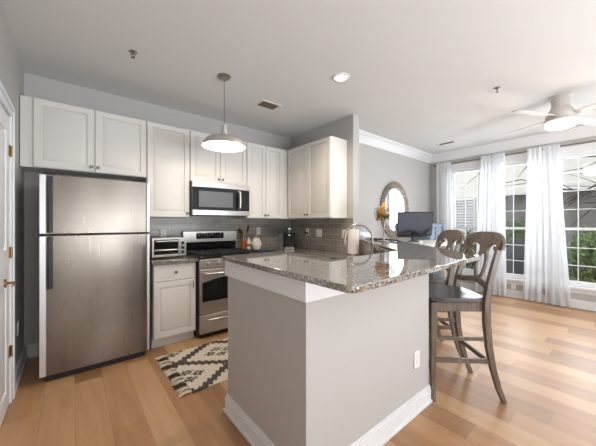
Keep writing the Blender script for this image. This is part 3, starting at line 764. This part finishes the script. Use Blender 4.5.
# clear box behind it
ab = thing('acrylic_box', 'clear acrylic box with white rim beside the glass pedestal bowl', 'box', (2.93, 2.16, 1.0933), math.radians(52))
m = MB(); m.box(-.11,.11,-.002,.002,.0,.17).box(-.11,.11,.098,.102,0,.17).box(-.112,-.108,.002,.098,0,.17).box(.108,.112,.002,.098,0,.17).build('box_walls', M['acrylic'], ab)
MB().tube([(-.11,0,.172),(.11,0,.172),(.11,.10,.172),(-.11,.10,.172)], .003, 6, closed=True).build('rim', M['white_plastic'], ab)

# ============================================================ living room
dk = thing('desk', 'white standing desk behind the breakfast bar holding the monitor', 'desk', (3.72, 1.75, 0))
MB().box(0, 1.35, 0, .68, .975, 1.0).build('desktop', M['white_plastic'], dk, .004)
for x in (.12, 1.17):
    MB().box(x, x+.06, .30, .36, .04, .975).build('leg', M['fan_white'], dk, .004)
    MB().box(x-.005, x+.065, .04, .64, 0, .04).build('foot', M['fan_white'], dk, .006)
DZT = 1.0
mo = thing('monitor', 'black tilted computer monitor on curved black stand', 'monitor', (4.30, 2.29, DZT), math.radians(-48)); mo.scale = (.88, .9, .98)
Mt = Matrix.Translation((.02,0,.30)) @ Matrix.Rotation(math.radians(15), 4, 'X')
MB(Mt).box(-.31,.31,-.012,.02,-.20,.20).build('bezel', M['black'], mo, .006)
sm = Mat('dim screen'); sm.set(base=S(78,84,96), rough=.3); MB(Mt).box(-.295,.295,-.0145,-.0122,-.18,.188).build('screen', sm.m, mo)
MB().lathe([(.10,0),(.10,.012),(.02,.018),(.016,.15),(.001,.151)], (0,.04,0), 28).build('stand', M['black'], mo)
MB().tube([(-.30,-.03,.10),(-.22,-.05,.12),(-.12,-.055,.17),(0,-.055,.175),(.08,-.055,.13),(.16,-.06,.12),(.24,-.05,.19),(.29,-.03,.22)], [.016,.020,.018,.018,.02,.02,.016,.012], 10).tube([(-.28,-.03,.09),(0,-.03,.10),(.22,-.03,.11)], .02, 10).tube([(0,.04,.148),(0,.0,.15),(0,-.03,.11)], .015, 8).build('curved_bracket', M['black'], mo)
ptd = thing('potted_plant', 'tiny green succulent in white pot on the desk', 'plant', (4.02, 2.03, DZT))
MB().lathe([(.022,0),(.03,.045),(.026,.045),(.02,.02),(.001,.02)], n=20).build('pot', M['white_plastic'], ptd)
m = MB(); rnd = random.Random(2)
for k in range(26):
    a = k*2.4; L = .03+.012*rnd.random(); e = .3+.9*(k/26); d_ = Vector((math.cos(a)*math.cos(e), math.sin(a)*math.cos(e), math.sin(e)))
    p0 = Vector((0,0,.04)); m.tube([tuple(p0), tuple(p0+d_*L*.6), tuple(p0+d_*L)], [.004,.007,.001], 6)
m.build('leaves', M['leaf'], ptd)
for k, (x, y, a, lb) in enumerate(((4.10,1.88,.3,'white sheet of paper on the desk near the small plant'),(4.36,1.92,-.5,'white notebook at the near edge of the desk'))):
    o = MB().box(-.14,.14,-.10,.10,0,.004 if k == 0 else .014).build('paper_sheet' if k == 0 else 'notebook', M['paper'], bevel=.001); o.location = (x,y,DZT); o.rotation_euler = (0,0,a); tag(o, lb, 'paper' if k == 0 else 'notebook')
# round bead mirror on the far wall
mr = thing('wall_mirror', 'oval mirror with wide silver beaded frame on the far wall', 'mirror', (4.60, 2.82, 1.55)); RO = .53; RI = .39
def vert_disc(r0, r1, y0, y1, n=64):
    m = MB(); vs = []
    for r, y in ((r0,y0),(r1,y0),(r1,y1),(r0,y1)):
        for k in range(n): vs.append((.9*r*math.cos(2*PI*k/n), y, 1.0*r*math.sin(2*PI*k/n)))
    return m.add(vs, [(i*n+k, i*n+(k+1)%n, ((i+1)%4)*n+(k+1)%n, ((i+1)%4)*n+k) for i in range(4) for k in range(n)])
vert_disc(RI-.01, RO-.02, -.02, -.002).build('frame', M['dark_nickel'], mr)
m = MB()
for r, nb, s in ((RO-.025,64,.022),(RO-.068,58,.022),(RO-.108,52,.019)):
    for k in range(nb):
        a = 2*PI*(k+.5*(s<.021))/nb; c = (.9*r*math.cos(a), -.024, 1.0*r*math.sin(a))
        m.add([(c[0]-s,c[1],c[2]),(c[0],c[1],c[2]-s),(c[0]+s,c[1],c[2]),(c[0],c[1],c[2]+s),(c[0],c[1]-.014,c[2])], [(0,1,4),(1,2,4),(2,3,4),(3,0,4),(3,2,1,0)])
m.build('bead_facets', M['mosaic'], mr, smooth=False)
vert_disc(.0005, RI, -.014, -.004).build('mirror_glass', M['mirror'], mr)
# blue cabinet in the far corner
bc = thing('blue_cabinet', 'dusty blue cabinet in the far corner beside the window', 'cabinet', (5.18, 2.46, 0))
MB().box(0, .60, .0, .33, .08, 1.30).build('body', M['blue'], bc, .004)
for x in (.02,.53):
    for y in (.02,.26): MB().box(x, x+.05, y, y+.05, 0, .08).build('leg', M['blue_dark'], bc)
MB().box(.60, .612, -.0, .33, .08, 1.30).build('side_trim', M['blue_dark'], bc)
for x0, x1 in ((.01,.295),(.305,.59)):
    d = MB().panel(x0, x1, .10, 1.28, -.02, .018, .05, False).build('door', M['blue'], bc)
    knob(MB(), .28 if x0 < .1 else .32, .70, -.02).build('knob', M['dark_nickel'], d)

# ============================================================ stools (local: sitter faces +y)
def make_stool():
    r = thing('bar_stool', 'near grey brown wooden bar stool with oval splat tucked at the bar corner', 'bar stool', (2.32,.965,0), math.radians(48.7), 'bar stools at the angled bar')
    s = MB(); n = 40; vs = []; pl = []
    for k in range(n):
        t = 2*PI*k/n; c, q = math.cos(t), math.sin(t); e = .42
        x = .225*math.copysign(abs(c)**e, c)*(1+.06*q); y = .215*math.copysign(abs(q)**e, q); pl.append((x,y))
    rings = [(.93,.722),(1.0,.732),(1.0,.748),(.97,.757),(.86,.757),(.5,.750),(.02,.747)]
    for f_, z in rings: vs += [(x*f_, y*f_, z) for x, y in pl]
    fs = [(i*n+k, i*n+(k+1)%n, (i+1)*n+(k+1)%n, (i+1)*n+k) for i in range(len(rings)-1) for k in range(n)]+[list(range(n))[::-1], list(range((len(rings)-1)*n, len(rings)*n))]
    s.add(vs, fs).build('seat', M['seat'], r)
    a = MB(); a.box(-.185,.185,.172,.190,.655,.724).box(-.180,.180,-.190,-.172,.655,.724)
    for q in (-1,1): a.box(min(q*.195,q*.178), max(q*.195,q*.178), -.19, .19, .655, .724)
    a.build('seat_apron', M['stool'], r, .002)
    for q in (-1,1):
        MB().sweep([(q*.192,.186,.722),(q*.194,.188,.45),(q*.197,.19,.2),(q*.20,.192,0)], [.044,.040,.034,.030], [.044,.040,.034,.030]).build('leg', M['stool'], r, .003)
        pts = [(-.315,0),(-.275,.10),(-.235,.24),(-.205,.40),(-.190,.58),(-.188,.72),(-.210,.86),(-.245,1.0),(-.276,1.12),(-.288,1.17)]
        MB().sweep([(q*(.205 if z < .7 else .205), y, z) for y, z in pts], [.030,.032,.034,.036,.038,.038,.034,.030,.026,.022], [.030,.034,.038,.042,.046,.046,.042,.038,.032,.026]).build('leg', M['stool'], r, .003)
        MB().sweep([(q*.196,.185,.30),(q*.204,-.215,.30)], [.018,.018], .034).build('stretcher', M['stool'], r, .002)
        MB().sweep([(q*.196,.183,.46),(q*.204,-.200,.46)], [.016,.016], .026).build('stretcher', M['stool'], r, .002)
    MB().box(-.18,.18,.175,.200,.215,.262).build('footrest', M['stool'], r, .003)
    MB().box(-.188,.188,-.232,-.214,.265,.30).build('stretcher', M['stool'], r, .002)
    # back frame leans: y at height z
    def by(z): return -.197-.10*(z-.76)/.42
    # crest rail: curved in plan and arched on top
    m = MB(); n = 60; vs = []
    for k in range(n+1):
        t = k/n*2-1; x = t*.245; bowy = -.030*(1-t*t)
        top = 1.125+.11*math.sqrt(max(0,1-abs(t)**3.4)); bot = 1.095+(.040*math.sqrt(max(0,1-((abs(t)-.46)/.27)**2)) if abs(abs(t)-.46) < .27 else 0)+.012*abs(t)
        if abs(t) > .98: top = 1.145
        for z, dy in ((bot,-.013),(bot,.013),(top,.010),(top,-.010)): vs.append((x, by(z)+bowy+dy, z))
    fs = []
    for k in range(n):
        for j in range(4): fs.append((k*4+j, k*4+(j+1)%4, k*4+4+(j+1)%4, k*4+4+j))
    fs += [(3,2,1,0), tuple(n*4+j for j in range(4))]
    m.add(vs, fs).build('crest_rail', M['stool'], r, .004)
    # lower back rail, dipped
    m = MB(); vs = []; n = 16
    for k in range(n+1):
        t = k/n*2-1; x = t*.192; bowy = -.02*(1-t*t); c = .845+.012*math.cos(t*PI)
        for z, dy in ((c-.022,-.011),(c-.022,.011),(c+.022,.011),(c+.022,-.011)): vs.append((x, by(z)+bowy+dy, z))
    fs = [(k*4+j, k*4+(j+1)%4, k*4+4+(j+1)%4, k*4+4+j) for k in range(n) for j in range(4)]+[(3,2,1,0), tuple(n*4+j for j in range(4))]
    m.add(vs, fs).build('back_rail', M['stool'], r, .003)
    # splat: pierced oval between two flared necks
    m = MB(); n = 30; vs = []; fs = []; rows = 24
    z0, z1 = .862, 1.118
    def outer(z):
        t = (z-z0)/(z1-z0); return .034+.032*math.sin(PI*min(1,max(0,t)))**1.2+.02*(t>.85)*(t-.85)/.15
    def inner(z):
        t = ((z-z0)/(z1-z0)-.44)/.36; return .041*math.sqrt(max(0,1-t*t))
    for q in (-1,1):
        b0 = len(m.v); V = []
        for k in range(rows+1):
            z = z0+(z1-z0)*k/rows; o_ = q*outer(z); i_ = q*inner(z); yy = by(z)-.026
            V += [(i_,yy-.009,z),(o_,yy-.009,z),(o_,yy+.009,z),(i_,yy+.009,z)]
        F = [(k*4+j, k*4+(j+1)%4, k*4+4+(j+1)%4, k*4+4+j) for k in range(rows) for j in range(4)]+[(3,2,1,0), tuple(rows*4+j for j in range(4))]
        m.add(V, F)
    m.build('splat', M['stool'], r)
    # small scrolls filling the corners under the crest
    for q in (-1,1):
        MB().sweep([(q*.19, by(1.04)-.006, 1.04),(q*.165, by(1.09)-.012, 1.09),(q*.12, by(1.115)-.018, 1.118)], [.014]*3, [.02]*3, axis=(0,1,0)).build('corner_scroll', M['stool'], r)
    return r
st1 = make_stool()
dup(st1, (2.795,1.41,0), math.radians(48.7), 'far grey brown wooden bar stool behind the near one, closer to the desk')

# ============================================================ rug
rgt = thing('rug', 'cream rug with dark diamond pattern and tasselled fringe before the range', 'rug', (.71, 2.14, 0))
m = MB(); nx, ny = 40, 20; vs = []; L, Wd = 1.30, .78
for i in range(nx+1):
    for j in range(ny+1):
        vs.append((L*i/nx+.006*math.sin(j*.9), Wd*j/ny+.005*math.sin(i*.6), .009+.0015*math.sin(i*1.3)*math.cos(j)))
N1 = len(vs); vs += [(x,y,.001) for x,y,z in vs]; fs = []
for i in range(nx):
    for j in range(ny):
        a = i*(ny+1)+j; fs.append((a,a+ny+1,a+ny+2,a+1)); fs.append((N1+a,N1+a+1,N1+a+ny+2,N1+a+ny+1))
for i in range(nx):
    for a, c in ((i*(ny+1),(i+1)*(ny+1)),(i*(ny+1)+ny,(i+1)*(ny+1)+ny)): fs.append((a,c,N1+c,N1+a))
for j in range(ny):
    for a, c in ((j,j+1),(nx*(ny+1)+j,nx*(ny+1)+j+1)): fs.append((a,c,N1+c,N1+a))
m.add(vs, fs).build('rug_field', M['rug'], rgt)
rnd = random.Random(11)
for q in (-1,1):
    for k in range(13):
        y = .03+k*.06; x0 = -.002 if q < 0 else L+.002; m = MB()
        for j in range(6):
            a = rnd.uniform(-.022,.022); ll = rnd.uniform(.07,.10)
            m.tube([(x0,y+a*.3,.008),(x0+q*ll*.4,y+a*.6,.016),(x0+q*ll,y+a*1.3+rnd.uniform(-.008,.008),.006)], [.006,.0055,.004], 6)
        m.build('tassel', M['yarn_dark'] if k % 3 == 2 else M['yarn'], rgt)

# ============================================================ curtains
rod = thing('curtain_rod', 'thin dark curtain rod with brackets above the window bank', 'curtain rod', (5.90, -.9, 2.505))
MB().tube([(0,0,0),(0,3.56,0)], .010, 12).build('rod', M['dark_nickel'], rod)
MB().lathe([(.001,-.022),(.018,-.012),(.022,0),(.018,.012),(.001,.022)], (0,3.575,0), 16).build('finial', M['iron'], rod)
for y in (.02,.93,1.92,2.69,3.53):
    MB().box(-.012,.0995,y-.010,y+.010,-.012,-.0105).box(.085,.0995,y-.015,y+.015,-.05,.03).build('bracket', M['dark_nickel'], rod)
def curtain(label, t0, t1, b0, b1, pleats, seed, zb=.03, gap=0):
    rnd = random.Random(seed); ph = [rnd.uniform(0,6) for _ in range(5)]; m = MB(); nu, nv = 110, 36; vs = []
    for j in range(nv+1):
        v = j/nv; z = 2.535-(2.535-zb)*v; a = t0+(b0-t0)*v**1.3; b_ = t1+(b1-t1)*v**1.3
        for i in range(nu+1):
            u = i/nu; uu = u+.018*math.sin(6*u+ph[0]+2*v)*v
            amp = .020+.014*v
            x = amp*math.sin(2*PI*pleats*uu+ph[1])+.012*math.sin(2*PI*pleats*.47*uu+ph[2]+v*2)
            y = a+(b_-a)*u+.007*math.sin(2*PI*pleats*2*uu+ph[3])
            vs.append((-.022 + x if v > .04 else -.022+x*.55, y, z))
    fs = [(j*(nu+1)+i, j*(nu+1)+i+1, (j+1)*(nu+1)+i+1, (j+1)*(nu+1)+i) for j in range(nv) for i in range(nu)]
    m.add(vs, fs); o = m.build('curtain', M['curtain']); o.location = (5.885-.015, 0, 0)
    tag(o, label, 'curtain', 'white sheer curtains'); return o
curtain('narrow sheer white curtain panel at the far corner end', 2.32, 2.60, 2.30, 2.58, 4, 1)
curtain('sheer white curtain panel left of the middle window, its far half', 1.64, 1.81, 1.672, 1.91, 3, 2)
curtain('sheer white curtain panel left of the middle window, its near half', 1.455, 1.634, 1.42, 1.662, 3, 3)
curtain('wide sheer white curtain right of the middle window, its far half', 0.952, 1.135, .945, 1.20, 3, 4)
curtain('wide sheer white curtain right of the middle window, its near half', .745, .946, .62, .915, 3, 5)

# ============================================================ ceiling fixtures
pl = thing('pendant_lamp', 'brushed nickel dome pendant lamp hanging over the kitchen', 'pendant lamp', (1.157, 2.565, 2.75))
MB().lathe([(.001,0),(.062,-.001),(.062,-.012),(.045,-.028),(.012,-.034),(.001,-.034)], n=32).build('canopy', M['nickel'], pl)
MB().tube([(0,0,-.03),(0,0,-.47)], .0035, 8).build('cord', M['tank'], pl)
dome = [(.012,-.475),(.024,-.48),(.028,-.54),(.036,-.575),(.065,-.585),(.12,-.600),(.165,-.622),(.195,-.652),(.208,-.682),(.212,-.692)]
MB().lathe(dome+[(r-.004,z-.002) for r,z in dome[::-1]], n=48, cap=False).build('shade', M['shade_nickel'], pl)
ins = [(.026,-.58)]+[(r-.008,z-.004) for r,z in dome[4:]]
si = MB().lathe(ins, n=48, cap=False).build('shade_lining', M['white_plastic'], pl)
MB().lathe([(.001,-.585),(.015,-.588),(.018,-.60),(.034,-.62),(.04,-.645),(.033,-.668),(.001,-.68)], n=24).build('bulb', M['bulb'], pl)
def plight(name, loc, e, r, col=(1,.9,.78)):
    l = bpy.data.lights.new(name, 'POINT'); l.energy = e; l.shadow_soft_size = r; l.color = col
    o = bpy.data.objects.new(name, l); o.location = loc; COL.objects.link(o)
def slight(name, loc, e, r, ang=150, col=(1,.9,.78)):
    l = bpy.data.lights.new(name, 'SPOT'); l.energy = e; l.shadow_soft_size = r; l.color = col; l.spot_size = math.radians(ang); l.spot_blend = .6
    o = bpy.data.objects.new(name, l); o.location = loc; COL.objects.link(o)
plight('pendant_bulb_light', (1.157, 2.565, 2.085), 13, .05, (1,.84,.66))
rl = thing('recessed_light', 'round lit recessed ceiling light above the bar', 'ceiling light', (2.06, 1.85, 2.75))
vs = MB().lathe([(.055,-.001),(.085,-.001),(.083,-.008),(.058,-.012),(.055,-.001)], n=40, cap=False); vs.build('trim_ring', M['white_plastic'], rl)
MB().lathe([(.001,-.006),(.054,-.006),(.054,-.001),(.001,-.001)], n=32).build('lens', M['lamp'], rl)
slight('recessed_light_beam', (2.06, 1.85, 2.72), 34, .05, 150, (1,.86,.70))

# ceiling fan
fn = thing('ceiling_fan', 'white hugger ceiling fan with lit bowl near the windows', 'ceiling fan', (4.32, .545, 2.75))
MB().lathe([(.001,0),(.105,-.001),(.105,-.012),(.085,-.022),(.085,-.03),(.08,-.10),(.085,-.13),(.11,-.165),(.135,-.22),(.14,-.265),(.001,-.27)], n=40).build('motor_housing', M['fan_white'], fn)
MB().lathe([(.14,-.268),(.15,-.272),(.153,-.285),(.001,-.287)], n=40).build('light_ring', M['fan_white'], fn)
MB().lathe([(.138,-.288),(.136,-.335),(.118,-.352),(.08,-.358),(.001,-.36)], n=40).build('light_bowl', M['fanlight'], fn)
for k, az in enumerate((66, 156, 246, 336)):
    Rz = Matrix.Rotation(math.radians(az), 4, 'Z')
    bl = MB(Rz @ Matrix.Translation((0,0,-.235)) @ Matrix.Rotation(math.radians(-12), 4, 'X'))
    pts = [(.14,-.03),(.22,-.045),(.60,-.062),(.665,-.055),(.68,-.03),(.68,.035),(.66,.058),(.60,.065),(.22,.05),(.14,.035)]
    bl.prism(pts, -.004, .004); bl.build('blade', M['fan_white'], fn, .002)
plight('fan_bowl_light', (4.32,.545,2.34), 8, .12, (1,.88,.75))

def vent(label, x, y, w, l, rz=0, white=False):
    r = thing('ceiling_vent', label, 'vent', (x,y,2.75), rz)
    m = MB(); t = .018
    m.box(-w/2,w/2,-l/2,-l/2+t,-.008,-.0005).box(-w/2,w/2,l/2-t,l/2,-.008,-.0005).box(-w/2,-w/2+t,-l/2+t,l/2-t,-.008,-.0005).box(w/2-t,w/2,-l/2+t,l/2-t,-.008,-.0005)
    m.build('vent_frame', M['ceramic'], r)
    MB().box(-w/2+t,w/2-t,-l/2+t,l/2-t,-.002,-.0005).build('vent_backing', M['black'], r)
    s = MB(); k = -l/2+t+.008
    while k < l/2-t-.005: s.add([(-w/2+t,k,-.008),(w/2-t,k,-.008),(w/2-t,k+.009,-.002),(-w/2+t,k+.009,-.002)], [(0,1,2,3)]); k += .014
    s.build('louvres', M['vent_dark'], r)
vent('small brown grey square ceiling vent over the corner cabinets', 1.855, 2.85, .19, .27, PI/2)
vent('slim ceiling vent near the far corner of the living room', 5.22, 2.16, .12, .30)
vent('slim ceiling vent behind the ceiling fan near the windows', 5.10, .42, .12, .34)
def sprinkler(label, x, y):
    r = thing('sprinkler_head', label, 'sprinkler', (x,y,2.75))
    MB().lathe([(.001,0),(.032,-.0005),(.032,-.004),(.01,-.010),(.008,-.022),(.001,-.022)], n=24).build('escutcheon', M['nickel'], r)
    MB().tube([(-.008,0,-.02),(-.012,0,-.032),(0,0,-.045)], .0025, 6).tube([(.008,0,-.02),(.012,0,-.032),(0,0,-.045)], .0025, 6).lathe([(.001,-.045),(.016,-.045),(.016,-.048),(.001,-.048)], n=12).build('deflector', M['dark_nickel'], r)
sprinkler('small sprinkler head on the ceiling above the refrigerator side', .396, 2.69)
sprinkler('small dark sprinkler head on the ceiling before the ceiling fan', 3.52, .94)

slight('rear_fill_beam', (1.0, -1.0, 2.70), 8, .05)  # extra unseen downlight, added as fill for the near peninsula face
rl2 = dup(rl, (1.0, -1.0, 2.75), 0, 'added round recessed ceiling light out of view, fill for the entry side')
